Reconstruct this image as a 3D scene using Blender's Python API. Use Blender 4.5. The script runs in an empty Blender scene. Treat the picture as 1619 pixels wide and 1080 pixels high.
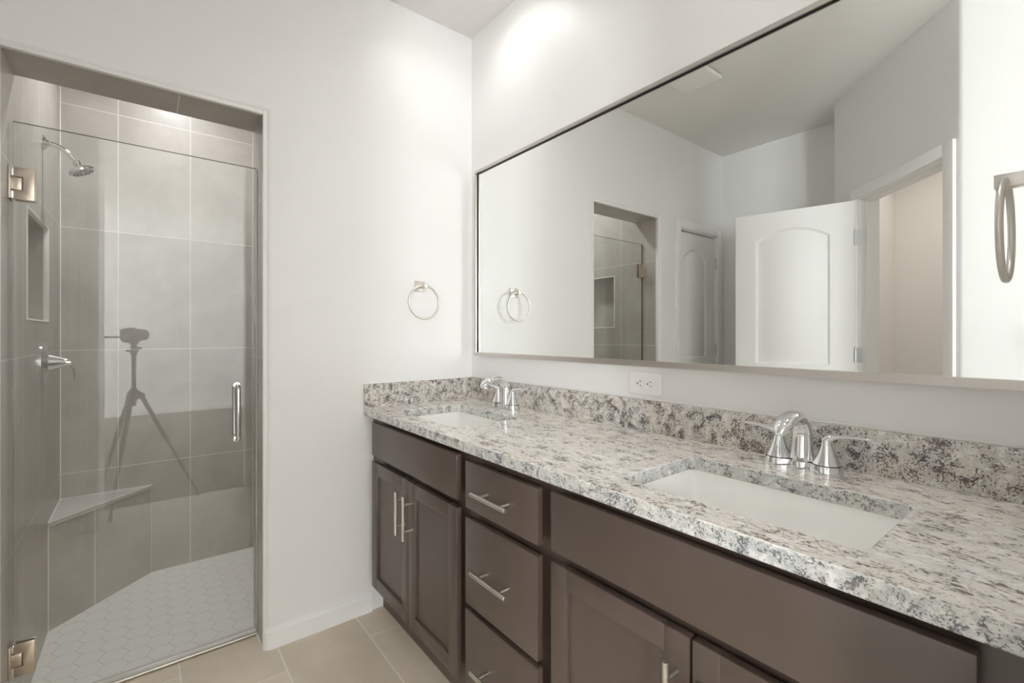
import bpy, bmesh, math
from mathutils import Vector, Matrix
S = bpy.context.scene
COL = S.collection
PI = math.pi

# ------------------------------------------------------------------ camera, world, exposure
FPX, TH, V0 = 734.0885, math.radians(38.2293), 529.4152
CAMX, CAMY, CAMZ = -1.3135, -2.0022, 1.2205
cam_data = bpy.data.cameras.new('camera')
cam = bpy.data.objects.new('camera', cam_data)
COL.objects.link(cam)
cam_data.sensor_fit = 'HORIZONTAL'
cam_data.sensor_width = 36.0
cam_data.lens = 36.0 * FPX / 1619.0
cam_data.shift_y = (V0 - 540.0) / 1619.0
cam_data.clip_start = 0.01
cam_data.clip_end = 60
cam.location = (CAMX, CAMY, CAMZ)
cam.rotation_euler = (PI / 2, 0, -TH)
S.camera = cam

vs = S.view_settings
vs.view_transform = 'Standard'
vs.look = 'None'
vs.gamma = 1.0
vs.use_curve_mapping = False
vs.exposure = 0.18

W = bpy.data.worlds.new('world')
S.world = W
W.use_nodes = True
W.node_tree.nodes['Background'].inputs[0].default_value = (0.75, 0.86, 1.0, 1)
W.node_tree.nodes['Background'].inputs[1].default_value = 1.0

cy = S.cycles
cy.max_bounces = 16
cy.diffuse_bounces = 8
cy.glossy_bounces = 8
cy.transparent_max_bounces = 16
cy.transmission_bounces = 8
cy.caustics_reflective = True
cy.blur_glossy = 0.0
cy.sample_clamp_indirect = 12.0
cy.use_denoising = True

DOWN_W = 72.0        # emission strength of the recessed lamps over the vanity
SHOWER_W = 385.0
CLOSET_FILL_W = 290.0
EAST_P, WEST_FILL_P = 370.0, 470.0      # watts through the bedroom windows; the west window is added for fill light
def daylight(name, loc, aim, sx, sy, p):
    l = bpy.data.lights.new(name, 'AREA'); l.shape = 'RECTANGLE'; l.size, l.size_y = sx, sy; l.energy = p; l.color = (0.96, 0.98, 1.0)
    o = bpy.data.objects.new(name, l); COL.objects.link(o); o.location = loc
    o.rotation_euler = Vector(aim).to_track_quat('-Z', 'Z').to_euler(); return o
daylight('east_daylight', (2.36, -5.5, 1.5), (-1, 0, 0), 1.4, 1.6, EAST_P)
daylight('west_fill_light', (-3.66, -6.0, 1.5), (1, 0, 0), 1.2, 1.6, WEST_FILL_P)  # fill light from an added window, evens out the bathroom walls

# ------------------------------------------------------------------ materials
class NT:
    def __init__(s, name):
        s.m = bpy.data.materials.new(name); s.m.use_nodes = True
        s.t = s.m.node_tree; s.n = s.t.nodes
        s.b = s.n['Principled BSDF']; s.o = s.n['Material Output']
    def new(s, ty, **kw):
        nd = s.n.new(ty)
        for k, v in kw.items(): setattr(nd, k, v)
        return nd
    def set(s, nd, i, v):
        if isinstance(v, bpy.types.NodeSocket): s.t.links.new(v, nd.inputs[i])
        else: nd.inputs[i].default_value = v
    def math(s, op, a, b=None, c=None, clamp=False):
        nd = s.new('ShaderNodeMath', operation=op); nd.use_clamp = clamp
        for i, v in enumerate((a, b, c)):
            if v is not None: s.set(nd, i, v)
        return nd.outputs[0]
    def vmath(s, op, a, b=None):
        nd = s.new('ShaderNodeVectorMath', operation=op)
        s.set(nd, 0, a)
        if b is not None: s.set(nd, 1, b)
        return nd
    def mix(s, f, a, b, ty='MIX'):
        nd = s.new('ShaderNodeMix', data_type='RGBA', blend_type=ty)
        s.set(nd, 0, f); s.set(nd, 6, a); s.set(nd, 7, b)
        return nd.outputs[2]
    def noise(s, vec, scale, detail=4, rough=.55, dist=0.0):
        nd = s.new('ShaderNodeTexNoise')
        s.set(nd, 'Vector', vec); s.set(nd, 'Scale', scale); s.set(nd, 'Detail', detail)
        s.set(nd, 'Roughness', rough); s.set(nd, 'Distortion', dist)
        return nd.outputs['Fac']
    def ramp(s, f, lo, hi):
        nd = s.new('ShaderNodeMapRange'); nd.clamp = True
        s.set(nd, 0, f); s.set(nd, 1, lo); s.set(nd, 2, hi)
        return nd.outputs[0]
    def pos(s): return s.new('ShaderNodeNewGeometry').outputs['Position']
    def bump(s, h, strength, dist):
        nd = s.new('ShaderNodeBump'); s.set(nd, 'Strength', strength); s.set(nd, 'Distance', dist); s.set(nd, 'Height', h)
        s.t.links.new(nd.outputs[0], s.b.inputs['Normal'])
    def bs(s, **kw):
        for k, v in kw.items(): s.set(s.b, {'col': 'Base Color', 'rough': 'Roughness', 'metal': 'Metallic', 'spec': 'Specular IOR Level', 'coat': 'Coat Weight', 'coatr': 'Coat Roughness', 'aniso': 'Anisotropic'}[k], v)
        return s.m

def paint(name, col, rough=.5, spec=.5, bump=.0):
    t = NT(name); p = t.pos()
    n = t.noise(p, 3.0, 2)
    c = t.mix(t.math('MULTIPLY', n, .5), (*col, 1), (*[x * .97 for x in col], 1))
    if bump: t.bump(t.noise(p, 140.0, 2), bump, .002)
    return t.bs(col=c, rough=rough, spec=spec)

def metal(name, col, rough):
    t = NT(name); p = t.pos()
    n = t.noise(p, 25.0, 2)
    c = t.mix(n, (*[x * .97 for x in col], 1), (*col, 1))
    return t.bs(col=c, rough=rough, metal=1.0)

M_wall = paint('wall_paint', (.815, .808, .80), .42, .4, .12)
M_ceil = paint('ceiling_paint', (.80, .79, .77), .7, .3, .10)
M_trim = paint('white_trim_paint', (.86, .86, .85), .35, .5)
M_door = paint('white_door_paint', (.87, .87, .86), .4, .5)
M_plastic = paint('white_plastic', (.84, .83, .81), .35, .5)
M_ceramic = paint('white_ceramic', (.93, .925, .90), .08, .6)
M_dark = paint('black_recess', (.012, .011, .011), .6, .3)
M_chrome = metal('polished_chrome', (.86, .87, .88), .05)
M_nickel = metal('brushed_nickel', (.68, .65, .60), .34)
M_hinge = metal('satin_nickel_hinge', (.60, .53, .45), .30)
M_steel = metal('zinc_hinge_plate', (.62, .64, .65), .32)
M_frame = metal('champagne_mirror_frame', (.62, .58, .545), .38)
M_caulk = paint('white_caulk', (.85, .84, .82), .5, .4)
M_rubber = paint('black_camera_plastic', (.02, .02, .02), .5, .4)
M_carbon = paint('charcoal_tripod_tube', (.03, .03, .032), .45, .4)

def mirror_mat():
    t = NT('mirror_silver'); return t.bs(col=(.90, .915, .90, 1), rough=0.0, metal=1.0)
M_mirror = mirror_mat()

def cabinet_mat():
    t = NT('espresso_cabinet_paint'); p = t.pos()
    mp = t.vmath('MULTIPLY', p, (1.0, 1.0, .25)).outputs[0]
    n = t.noise(mp, 22.0, 4)
    c = t.mix(n, (.074, .051, .040, 1), (.089, .062, .049, 1))
    return t.bs(col=c, rough=.36, spec=.85)
M_cab = cabinet_mat()

def granite(name, sc, b1, b2, b3, amt, GREY, DARK, g1, d1, d2):
    """cream base with cloudy patches, smoky grey haze and fine dark-brown and blue-black specks in loose clusters"""
    t = NT(name); p = t.vmath('MULTIPLY', t.pos(), sc).outputs[0]
    def off(a): return t.vmath('ADD', p, a).outputs[0]
    base = t.mix(t.ramp(t.noise(p, 12.0, 4, .6), .40, .60), (*b1, 1), (*b2, 1))
    base = t.mix(t.ramp(t.noise(off((5, 1, 2)), 70.0, 3, .6), .50, .62), base, (*b3, 1))
    cl = t.noise(off((3.1, 7.7, 1.3)), 34.0, 4, .65, .6)
    haze = t.noise(off((1.7, 4.1, 8.3)), 95.0, 4, .7, .4)
    v1 = t.math('ADD', haze, t.math('MULTIPLY', t.math('SUBTRACT', cl, .5), .55))
    c = t.mix(t.math('MULTIPLY', t.ramp(v1, .46, .66), GREY), base, (*g1, 1))
    sp = t.noise(p, 240.0, 3, .65, .3)
    v2 = t.math('ADD', sp, t.math('MULTIPLY', t.math('SUBTRACT', cl, .5), .85))
    tint = t.ramp(t.noise(off((9, 2, 5)), 24.0, 2), .45, .56)
    c = t.mix(t.math('MULTIPLY', t.ramp(v2, amt - .015, amt + .065), DARK), c, t.mix(tint, (*d1, 1), (*d2, 1)))
    return t.bs(col=c, rough=.12, spec=.5)
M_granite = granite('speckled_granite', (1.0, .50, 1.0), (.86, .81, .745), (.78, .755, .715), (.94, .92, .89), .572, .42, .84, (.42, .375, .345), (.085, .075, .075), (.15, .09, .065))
M_splash_shaded = granite('speckled_granite_shaded_splash', (1.0, .95, .95), (.64, .595, .53), (.56, .54, .51), (.76, .74, .70), .535, .58, .92, (.32, .30, .295), (.055, .05, .055), (.12, .08, .065))  # same stone as the top; light difference put into a darker base
M_gedge_shaded = granite('speckled_granite_shaded_edge', (1.0, .95, 1.0), (.66, .655, .61), (.56, .575, .57), (.76, .76, .73), .560, .60, .82, (.36, .38, .39), (.075, .08, .09), (.15, .11, .09))  # unstretched cut pattern; weaker light on the front painted as darker, greyer stone

def tile_mat(name, u, u0, w, row, z0, c1, c2, grout, v=(0, 0, 1), mortar=.0022, offset=0.0, rough=.3):
    t = NT(name); p = t.pos()
    U = t.math('SUBTRACT', t.vmath('DOT_PRODUCT', p, u).outputs['Value'], u0)
    V = t.math('SUBTRACT', t.vmath('DOT_PRODUCT', p, v).outputs['Value'], z0)
    cb = t.new('ShaderNodeCombineXYZ'); t.set(cb, 0, U); t.set(cb, 1, V)
    br = t.new('ShaderNodeTexBrick'); br.offset = offset; br.offset_frequency = 2 if offset else 1; br.squash = 1.0
    t.set(br, 'Vector', cb.outputs[0]); t.set(br, 'Scale', 1.0); t.set(br, 'Brick Width', w); t.set(br, 'Row Height', row)
    t.set(br, 'Mortar Size', mortar); t.set(br, 'Mortar Smooth', .1); t.set(br, 'Bias', 0.0)
    t.set(br, 'Color1', (.95, .95, .95, 1)); t.set(br, 'Color2', (1.03, 1.03, 1.03, 1)); t.set(br, 'Mortar', (1, 1, 1, 1))
    n1 = t.noise(p, 3.2, 5, .62, .8); n2 = t.noise(p, 14.0, 5, .6)
    f = t.ramp(t.math('ADD', t.math('MULTIPLY', n1, .75), t.math('MULTIPLY', n2, .25)), .33, .67)
    c = t.mix(f, (*c1, 1), (*c2, 1))
    vein = t.math('SUBTRACT', 1.0, t.ramp(t.math('ABSOLUTE', t.math('SUBTRACT', t.noise(p, 2.3, 4, .6, 1.2), .5)), 0.0, .02))
    c = t.mix(t.math('MULTIPLY', vein, .05), c, (.6, .58, .55, 1))
    c = t.mix(1.0, c, br.outputs['Color'], 'MULTIPLY')
    c = t.mix(br.outputs['Fac'], c, (*grout, 1))
    t.bump(t.math('SUBTRACT', 1.0, br.outputs['Fac']), .25, .002)
    return t.bs(col=c, rough=rough, spec=.4)
TC1, TC2, TG = (.40, .37, .33), (.50, .47, .43), (.66, .63, .59)
TW, TH_, TZ = .317, .625, .517
M_tile_x = tile_mat('shower_tile_facing_room', (1, 0, 0), -1.431, TW, TH_, TZ, TC1, TC2, TG)
M_tile_y = tile_mat('shower_tile_side', (0, 1, 0), .661 - TW * 3, TW, TH_, TZ, TC1, TC2, TG)
M_tile_j = tile_mat('shower_tile_jamb', (0, 1, 0), -.3, 2.0, TH_, TZ - .012, TC1, TC2, TG)
M_tile_h = tile_mat('shower_tile_header', (1, 0, 0), -1.22 - .625 * 2, .625, 3.0, -1.0, TC1, TC2, TG, v=(0, 1, 0))
M_tile_plain = tile_mat('shower_tile_slab', (1, 0, 0), -9, 30, 30, -9, (.54, .51, .475), (.62, .59, .55), TG)
sq = math.sqrt(.5)
M_tile_d = tile_mat('bench_tile', (.694, .719, 0), 0.0, TW, 9.0, -5.0, TC1, TC2, TG)
M_floor = tile_mat('bath_floor_tile', (0, 1, 0), .032 - .625 * 8, .625, .3075, -.603 - .3075 * 10, (.66, .57, .46), (.74, .65, .54), (.82, .78, .71), v=(1, 0, 0), mortar=.0028, offset=.33, rough=.42)

def hex_mat():
    t = NT('white_hexagon_mosaic'); s_ = .088
    p = t.vmath('MULTIPLY', t.vmath('SUBTRACT', t.pos(), (-1.494, .446, 0)).outputs[0], (1 / s_, 1 / s_, 0)).outputs[0]
    r = (math.sqrt(3), 1.0, 1.0); h = (math.sqrt(3) / 2, .5, .5)
    def cell(v):
        w = t.new('ShaderNodeVectorMath', operation='FLOOR'); 
        d = t.vmath('DIVIDE', v, r).outputs[0]; t.set(w, 0, t.vmath('ADD', d, (.5, .5, .5)).outputs[0])
        return t.vmath('SUBTRACT', v, t.vmath('MULTIPLY', w.outputs[0], r).outputs[0]).outputs[0]
    def dist(v):
        a = t.vmath('ABSOLUTE', v).outputs[0]
        x = t.new('ShaderNodeSeparateXYZ'); t.set(x, 0, a)
        return t.math('MAXIMUM', x.outputs[1], t.vmath('DOT_PRODUCT', a, (math.sqrt(3) / 2, .5, 0)).outputs['Value'])
    d = t.math('MINIMUM', dist(cell(p)), dist(cell(t.vmath('SUBTRACT', p, h).outputs[0])))
    g = t.ramp(d, .481, .490)
    c = t.mix(g, (.82, .80, .77, 1), (.58, .55, .50, 1))
    t.bump(t.math('SUBTRACT', 1.0, g), .3, .001)
    return t.bs(col=c, rough=.35, spec=.4)
M_hex = hex_mat()

def glass_mat():
    t = NT('clear_door_glass')
    g = t.new('ShaderNodeNewGeometry')
    dt = t.math('ABSOLUTE', t.vmath('DOT_PRODUCT', g.outputs['Normal'], g.outputs['Incoming']).outputs['Value'])
    F = t.math('ADD', .045, t.math('MULTIPLY', .955, t.math('POWER', t.math('SUBTRACT', 1.0, dt, clamp=True), 5.0)))
    tr = t.new('ShaderNodeBsdfTransparent'); t.set(tr, 0, (.975, .985, .98, 1))
    gl = t.new('ShaderNodeBsdfGlossy'); t.set(gl, 'Roughness', 0.0); t.set(gl, 'Color', (1, 1, 1, 1))
    mx = t.new('ShaderNodeMixShader'); t.set(mx, 0, F); t.set(mx, 1, tr.outputs[0]); t.set(mx, 2, gl.outputs[0])
    t.t.links.new(mx.outputs[0], t.o.inputs[0])
    return t.m
M_glass = glass_mat()
M_edge = paint('polished_glass_edge', (.045, .055, .05), .15, .6)
def vinyl():
    t = NT('translucent_vinyl_sweep'); return t.bs(col=(.62, .60, .57, 1), rough=.25, spec=.6)
M_vinyl = vinyl()
def emit(name, col, s):
    t = NT(name); e = t.new('ShaderNodeEmission'); t.set(e, 0, (*col, 1)); t.set(e, 1, s)
    t.t.links.new(e.outputs[0], t.o.inputs[0]); return t.m
M_lamp = emit('downlight_lens', (1.0, .985, .965), DOWN_W)
M_lamp_sh = emit('shower_light_lens', (.965, .985, 1.0), SHOWER_W)
M_fill_wc = emit('added_closet_light_lens', (1.0, .90, .80), CLOSET_FILL_W)  # lens of an added lamp that brightens the room beyond the doorway
def carpet():
    t = NT('brown_carpet'); p = t.pos()
    n = t.noise(p, 260.0, 3); c = t.mix(n, (.13, .112, .094, 1), (.22, .195, .165, 1)); t.bump(n, .5, .006)
    return t.bs(col=c, rough=.95, spec=.1)
M_carpet = carpet()

# ------------------------------------------------------------------ mesh helpers
class B:
    def __init__(s): s.m = bmesh.new()
    def box(s, x0, x1, y0, y1, z0, z1, bev=0.0, seg=2, rot=None):
        m = bmesh.new(); bmesh.ops.create_cube(m, size=1.0)
        c = Vector(((x0 + x1) / 2, (y0 + y1) / 2, (z0 + z1) / 2))
        for v in m.verts: v.co = Vector((v.co.x * abs(x1 - x0), v.co.y * abs(y1 - y0), v.co.z * abs(z1 - z0)))
        if bev: bmesh.ops.bevel(m, geom=m.edges[:], offset=bev, segments=seg, affect='EDGES', profile=.5)
        if rot is not None: bmesh.ops.transform(m, matrix=rot, verts=m.verts)
        for v in m.verts: v.co += c
        s.add(m); return s
    def add(s, m, mat=None):
        if mat is not None: bmesh.ops.transform(m, matrix=mat, verts=m.verts)
        me = bpy.data.meshes.new('t'); m.to_mesh(me); m.free(); s.m.from_mesh(me); bpy.data.meshes.remove(me)
    def lathe(s, prof, origin, axis=(0, 0, 1), n=40, cap=True):
        m = bmesh.new(); rings = []
        q = Vector((0, 0, 1)).rotation_difference(Vector(axis).normalized()).to_matrix().to_4x4()
        for r, h in prof:
            if r < 1e-6: rings.append([m.verts.new((0, 0, h))])
            else: rings.append([m.verts.new((r * math.cos(2 * PI * i / n), r * math.sin(2 * PI * i / n), h)) for i in range(n)])
        for a, b in zip(rings, rings[1:]):
            for i in range(n):
                j = (i + 1) % n
                if len(a) == 1 and len(b) == 1: continue
                if len(a) == 1: m.faces.new((a[0], b[i], b[j]))
                elif len(b) == 1: m.faces.new((a[i], a[j], b[0]))
                else: m.faces.new((a[i], a[j], b[j], b[i]))
        if cap:
            for k in (0, -1):
                if len(rings[k]) > 1: m.faces.new(rings[k])
        bmesh.ops.recalc_face_normals(m, faces=m.faces)
        s.add(m, Matrix.Translation(Vector(origin)) @ q); return s
    def cyl(s, a, b, r, r2=None, n=24, bev=0.0):
        a, b = Vector(a), Vector(b); L = (b - a).length; r2 = r if r2 is None else r2
        prof = [(r - bev, 0), (r, bev), (r2, L - bev), (r2 - bev, L)] if bev else [(r, 0), (r2, L)]
        return s.lathe(prof, a, b - a, n)
    def tube(s, path, rad, n=16, closed=False, squash=None, up=None):
        """swept tube; rad number or list, squash = list of (along side, along up) factors"""
        m = bmesh.new(); P = [Vector(p) for p in path]; N = len(P); rings = []
        prev = None
        for i, p in enumerate(P):
            if closed: t = (P[(i + 1) % N] - P[i - 1]).normalized()
            else: t = (P[min(i + 1, N - 1)] - P[max(i - 1, 0)]).normalized()
            if prev is None:
                u = Vector(up) if up else (Vector((0, 0, 1)) if abs(t.z) < .9 else Vector((1, 0, 0)))
            else: u = prev
            u = (u - t * u.dot(t)).normalized(); prev = u
            w = t.cross(u)
            r = rad[i] if isinstance(rad, (list, tuple)) else rad
            sx, sy = squash[i] if squash else (1, 1)
            rings.append([m.verts.new(p + w * (r * sx * math.cos(2 * PI * k / n)) + u * (r * sy * math.sin(2 * PI * k / n))) for k in range(n)])
        pairs = list(zip(rings, rings[1:])) + ([(rings[-1], rings[0])] if closed else [])
        for a, b in pairs:
            for k in range(n):
                j = (k + 1) % n; m.faces.new((a[k], a[j], b[j], b[k]))
        if not closed: m.faces.new(rings[0]); m.faces.new(rings[-1])
        bmesh.ops.recalc_face_normals(m, faces=m.faces)
        s.add(m); return s
    def prism(s, pts, vec, bev=0.0, holes=()):
        """polygon pts (3D, planar) extruded by vec; holes are loops"""
        m = bmesh.new(); loops = []
        for lp in [pts] + list(holes):
            vsn = [m.verts.new(p) for p in lp]; loops.append(vsn)
        if holes:
            es = []
            for l in loops: es += [m.edges.new((l[i], l[(i + 1) % len(l)])) for i in range(len(l))]
            bmesh.ops.triangle_fill(m, use_beauty=True, use_dissolve=False, edges=es)
        else: m.faces.new(loops[0])
        r = bmesh.ops.extrude_face_region(m, geom=m.faces[:])
        nv = [e for e in r['geom'] if isinstance(e, bmesh.types.BMVert)]
        bmesh.ops.translate(m, vec=Vector(vec), verts=nv)
        bmesh.ops.recalc_face_normals(m, faces=m.faces)
        if bev:
            es = [e for e in m.edges if len(e.link_faces) == 2 and e.calc_face_angle(0) > .6]
            bmesh.ops.bevel(m, geom=es, offset=bev, segments=2, affect='EDGES', profile=.5)
        s.add(m); return s
    def sphere(s, c, r, sc=(1, 1, 1), n=24):
        m = bmesh.new(); bmesh.ops.create_uvsphere(m, u_segments=n, v_segments=n // 2, radius=r)
        for v in m.verts: v.co = Vector((v.co.x * sc[0], v.co.y * sc[1], v.co.z * sc[2])) + Vector(c)
        s.add(m); return s

def put(name, b, mat, parent=None, base=None, smooth=35.0, bevel=0.0, mats=None):
    """link the builder as one mesh object; geometry is in world coordinates, re-based on its thing's origin"""
    me = bpy.data.meshes.new(name)
    o = bpy.data.objects.new(name, me)
    if parent is not None: o.parent = parent; org = Vector(parent['_o'])
    else:
        org = Vector(base) if base else Vector((0, 0, 0)); o.location = org
    o['_o'] = list(org)
    bmesh.ops.translate(b.m, vec=-org, verts=b.m.verts)
    for f in b.m.faces: f.smooth = True
    b.m.to_mesh(me); b.m.free()
    me.materials.append(mat)
    for x in (mats or []): me.materials.append(x)
    me.set_sharp_from_angle(angle=math.radians(smooth))
    COL.objects.link(o)
    if bevel:
        md = o.modifiers.new('bevel', 'BEVEL'); md.width = bevel; md.segments = 2; md.limit_method = 'ANGLE'; md.angle_limit = math.radians(40)
    return o

def tag(o, label=None, cat=None, group=None, kind=None):
    if label: o['label'] = label
    if cat: o['category'] = cat
    if group: o['group'] = group
    if kind: o['kind'] = kind
    return o
def thing(name, base, label, cat, group=None, kind=None):
    o = bpy.data.objects.new(name, None); o.location = base; o['_o'] = list(base); o.empty_display_size = .05
    COL.objects.link(o); return tag(o, label, cat, group, kind)
def struct(name, b, mat, label, cat, **kw):
    return tag(put(name, b, mat, **kw), label, cat, None, 'structure')
def dup(root, loc, label, group=None, mirror=None):
    r = root.copy(); COL.objects.link(r); r.location = loc; r['label'] = label
    if group: r['group'] = group
    for ch in list(root.children):
        c = ch.copy(); COL.objects.link(c); c.parent = r
        for g in list(ch.children):
            d = g.copy(); COL.objects.link(d); d.parent = c
    return r

# ------------------------------------------------------------------ the room shell
CE = 2.74
XL, XR, ZH, YH = -1.656, -.9555, 2.0784, .2127
XW = -2.575                    # left wall
YE = -1.96                     # near end wall (behind the vanity's right end)
YB = 1.2395                    # shower back wall
ZS = -.088                     # shower floor
CX0, CX1, CZ = -2.472, -1.926, 2.045   # closet door opening in the shower wall

def grid_wall(xs, zs, y0, y1, holes, bev_edges=None, r=.02):
    m = bmesh.new(); V = {}
    def vt(x, z):
        k = (round(x, 5), round(z, 5))
        if k not in V: V[k] = m.verts.new((x, y0, z))
        return V[k]
    for a, b in zip(xs, xs[1:]):
        for c, d in zip(zs, zs[1:]):
            cx, cz = (a + b) / 2, (c + d) / 2
            if any(h[0] < cx < h[1] and h[2] < cz < h[3] for h in holes): continue
            m.faces.new((vt(a, c), vt(b, c), vt(b, d), vt(a, d)))
    rr = bmesh.ops.extrude_face_region(m, geom=m.faces[:])
    bmesh.ops.translate(m, vec=(0, y1 - y0, 0), verts=[e for e in rr['geom'] if isinstance(e, bmesh.types.BMVert)])
    bmesh.ops.recalc_face_normals(m, faces=m.faces)
    if bev_edges:
        es = [e for e in m.edges if all(abs(v.co.y - y0) < 1e-5 for v in e.verts) and bev_edges(*[v.co for v in e.verts])]
        bmesh.ops.bevel(m, geom=es, offset=r, segments=6, affect='EDGES', profile=.5)
    b = B(); b.m.free(); b.m = m
    return b
def on_shower(a, b):
    for x in (XL, XR):
        if abs(a.x - x) < 1e-4 and abs(b.x - x) < 1e-4 and max(a.z, b.z) < ZH + 1e-4: return True
    return abs(a.z - ZH) < 1e-4 and abs(b.z - ZH) < 1e-4 and XL - 1e-4 < min(a.x, b.x) and max(a.x, b.x) < XR + 1e-4
gb = grid_wall([XW - .12, CX0, CX1, XL, XR, 0.0], [0, CZ, ZH, CE], 0.0, YH - .012,
               [(CX0, CX1, -1, CZ), (XL, XR, -1, ZH)], on_shower, .03)
struct('wall_back', gb, M_wall, 'off-white painted wall holding the shower opening and towel ring', 'wall', smooth=30)

struct('wall_right', B().box(0, .12, -2.08, 1.42, -.1, CE), M_wall, 'off-white wall behind the vanity and the long mirror', 'wall')
struct('wall_left', B().box(XW - .12, XW, -.915, 0, 0, CE), M_wall, 'plain off-white wall seen in the mirror behind the open white door', 'wall')
# diagonal wall with the water-closet doorway
A2, B2 = Vector((-2.27, -.915, 0)), Vector((-1.545, -1.615, 0))
DV = (B2 - A2).normalized(); NV = Vector((-DV.y, DV.x, 0)); DL = (B2 - A2).length     # NV points into the bathroom
S1, S2, DZ = .262, .922, 2.035
def dg(s, n, z): return A2 + DV * s + NV * n + Vector((0, 0, z))
def dbox(b, s0, s1, n0, n1, z0, z1, bev=0.0):
    m = bmesh.new(); bmesh.ops.create_cube(m, size=1.0)
    for v in m.verts: v.co = Vector((v.co.x * (s1 - s0), v.co.y * (n1 - n0), v.co.z * (z1 - z0)))
    if bev: bmesh.ops.bevel(m, geom=m.edges[:], offset=bev, segments=2, affect='EDGES', profile=.5)
    for v in m.verts: v.co = dg((s0 + s1) / 2 + v.co.x, (n0 + n1) / 2 + v.co.y, (z0 + z1) / 2 + v.co.z)
    b.add(m); return b
b = B()
dbox(b, 0.0, S1 - .018, -.115, 0, 0, CE); dbox(b, S2 + .018, DL - .02, -.115, 0, 0, CE); dbox(b, S1 - .018, S2 + .018, -.115, 0, DZ + .018, CE)
struct('wall_diagonal', b, M_wall, 'short angled off-white wall around the inner doorway, seen in the mirror', 'wall')
# return wall behind the diagonal corner
struct('wall_return', B().box(XW - .12, A2.x + .0, -1.045, -.915, 0, CE), M_wall, 'narrow off-white return wall behind the open white door', 'wall')
# passage wall with rounded corner at B2
r = .03; pts = []
XP = B2.x
pts += [Vector((XP, -1.96 - .12, 0))]
# rounded corner from the passage face (+x) into the diagonal face
for k in range(9):
    a = (k / 8) * math.radians(44)
    cc = Vector((XP - r, B2.y - r * .42, 0))
    pts.append(cc + Vector((r * math.cos(a), r * math.sin(a), 0)))
e0 = dg(DL - .02, 0, 0); e1 = dg(DL - .02, -.115, 0)
pts += [e0, e1, Vector((XP - .12, e1.y - .02, 0)), Vector((XP - .12, -2.08, 0))]
struct('wall_passage', B().prism(pts, (0, 0, CE)), M_wall, 'bright white wall with a rounded corner at the right edge of the mirror view', 'wall', smooth=40)
struct('wall_end', B().box(-.69, 0, YE - .12, YE, 0, CE, .012, 3), M_wall, 'off-white end wall carrying the nearer towel ring', 'wall')

# water closet room behind the diagonal wall
struct('wall_closet_north', B().box(-3.12, XW - .12, -1.045, -.925, 0, CE), M_wall, 'beige lit wall inside the small room beyond the doorway', 'wall')
struct('wall_closet_west', B().box(-3.24, -3.12, -1.96, -.925, 0, CE), M_wall, 'end wall of the small room beyond the doorway', 'wall')
# bedroom behind the camera
struct('wall_bedroom_north', B().box(-3.5, XP - .12, -2.08, -1.96, 0, CE), M_wall, 'bedroom wall left of the passage behind the camera', 'wall')
struct('wall_bedroom_front', B().box(0, 2.2, -2.08, -1.96, 0, CE), M_wall, 'bedroom wall right of the passage behind the camera', 'wall')
struct('wall_bedroom_back', B().box(-3.62, 2.32, -6.82, -6.7, 0, CE), M_wall, 'far bedroom wall reflected in the shower glass', 'wall')
def window_wall(nm, x0, x1, ya, yb, label, wname, wlabel, xm):
    b = B(); b.box(x0, x1, -6.7, ya, 0, CE); b.box(x0, x1, yb, -1.96, 0, CE); b.box(x0, x1, ya, yb, 0, .7); b.box(x0, x1, ya, yb, 2.3, CE)
    struct(nm, b, M_wall, label, 'wall')
    w1 = B(); ym = (ya + yb) / 2
    for y0, y1, z0, z1 in ((ya, ya + .05, .7, 2.3), (yb - .05, yb, .7, 2.3), (ya + .05, yb - .05, .7, .75), (ya + .05, yb - .05, 2.25, 2.3), (ym - .015, ym + .015, .75, 2.25)):
        w1.box(xm - .03, xm + .03, y0, y1, z0, z1, .004)
    win = struct(wname, w1, M_trim, wlabel, 'window')
    put('window_pane', B().box(xm - .002, xm + .002, ya + .05, yb - .05, .75, 2.25), M_glass, win)
window_wall('wall_bedroom_east', 2.2, 2.32, -6.2, -4.8, 'right bedroom wall with a daylight window, behind the camera', 'window_1', 'white framed window in the right bedroom wall behind the camera', 2.27)
window_wall('wall_bedroom_west', -3.62, -3.5, -6.6, -5.4, 'left bedroom wall with a window added for fill light, behind the camera', 'added_window_2', 'white framed window added for fill light in the left bedroom wall behind the camera', -3.57)

CANS = [(-.25, -.40), (-.25, -1.56), (-1.18, .72), (-2.5, -1.55)]
def circ(x, y, r, z, n=32): return [Vector((x + r * math.cos(2 * PI * k / n), y + r * math.sin(2 * PI * k / n), z)) for k in range(n)]
struct('ceiling', B().prism([Vector((-3.62, -6.82, CE)), Vector((2.32, -6.82, CE)), Vector((2.32, 1.45, CE)), Vector((-3.62, 1.45, CE))], (0, 0, .1), 0, [circ(x, y, .063, CE) for x, y in CANS]), M_ceil, 'flat off-white ceiling', 'ceiling')
struct('floor', B().prism([(XW - .7, -2.0, 0), (0, -2.0, 0), (0, 0.0, 0), (XR, 0.0, 0), (XR, .185, 0), (XL, .185, 0), (XL, 0.0, 0), (XW - .7, 0, 0)], (0, 0, -.1)), M_floor, 'beige rectangular floor tiles with pale grout', 'floor')
struct('floor_bedroom', B().box(-3.62, 2.32, -6.82, -2.0, -.1, .004), M_carpet, 'brown carpet behind the camera, reflected in the shower glass', 'carpet floor')
struct('floor_shower', B().box(XL, -.45, .185, YB, -.16, ZS), M_hex, 'white hexagon mosaic shower floor', 'floor')

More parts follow.
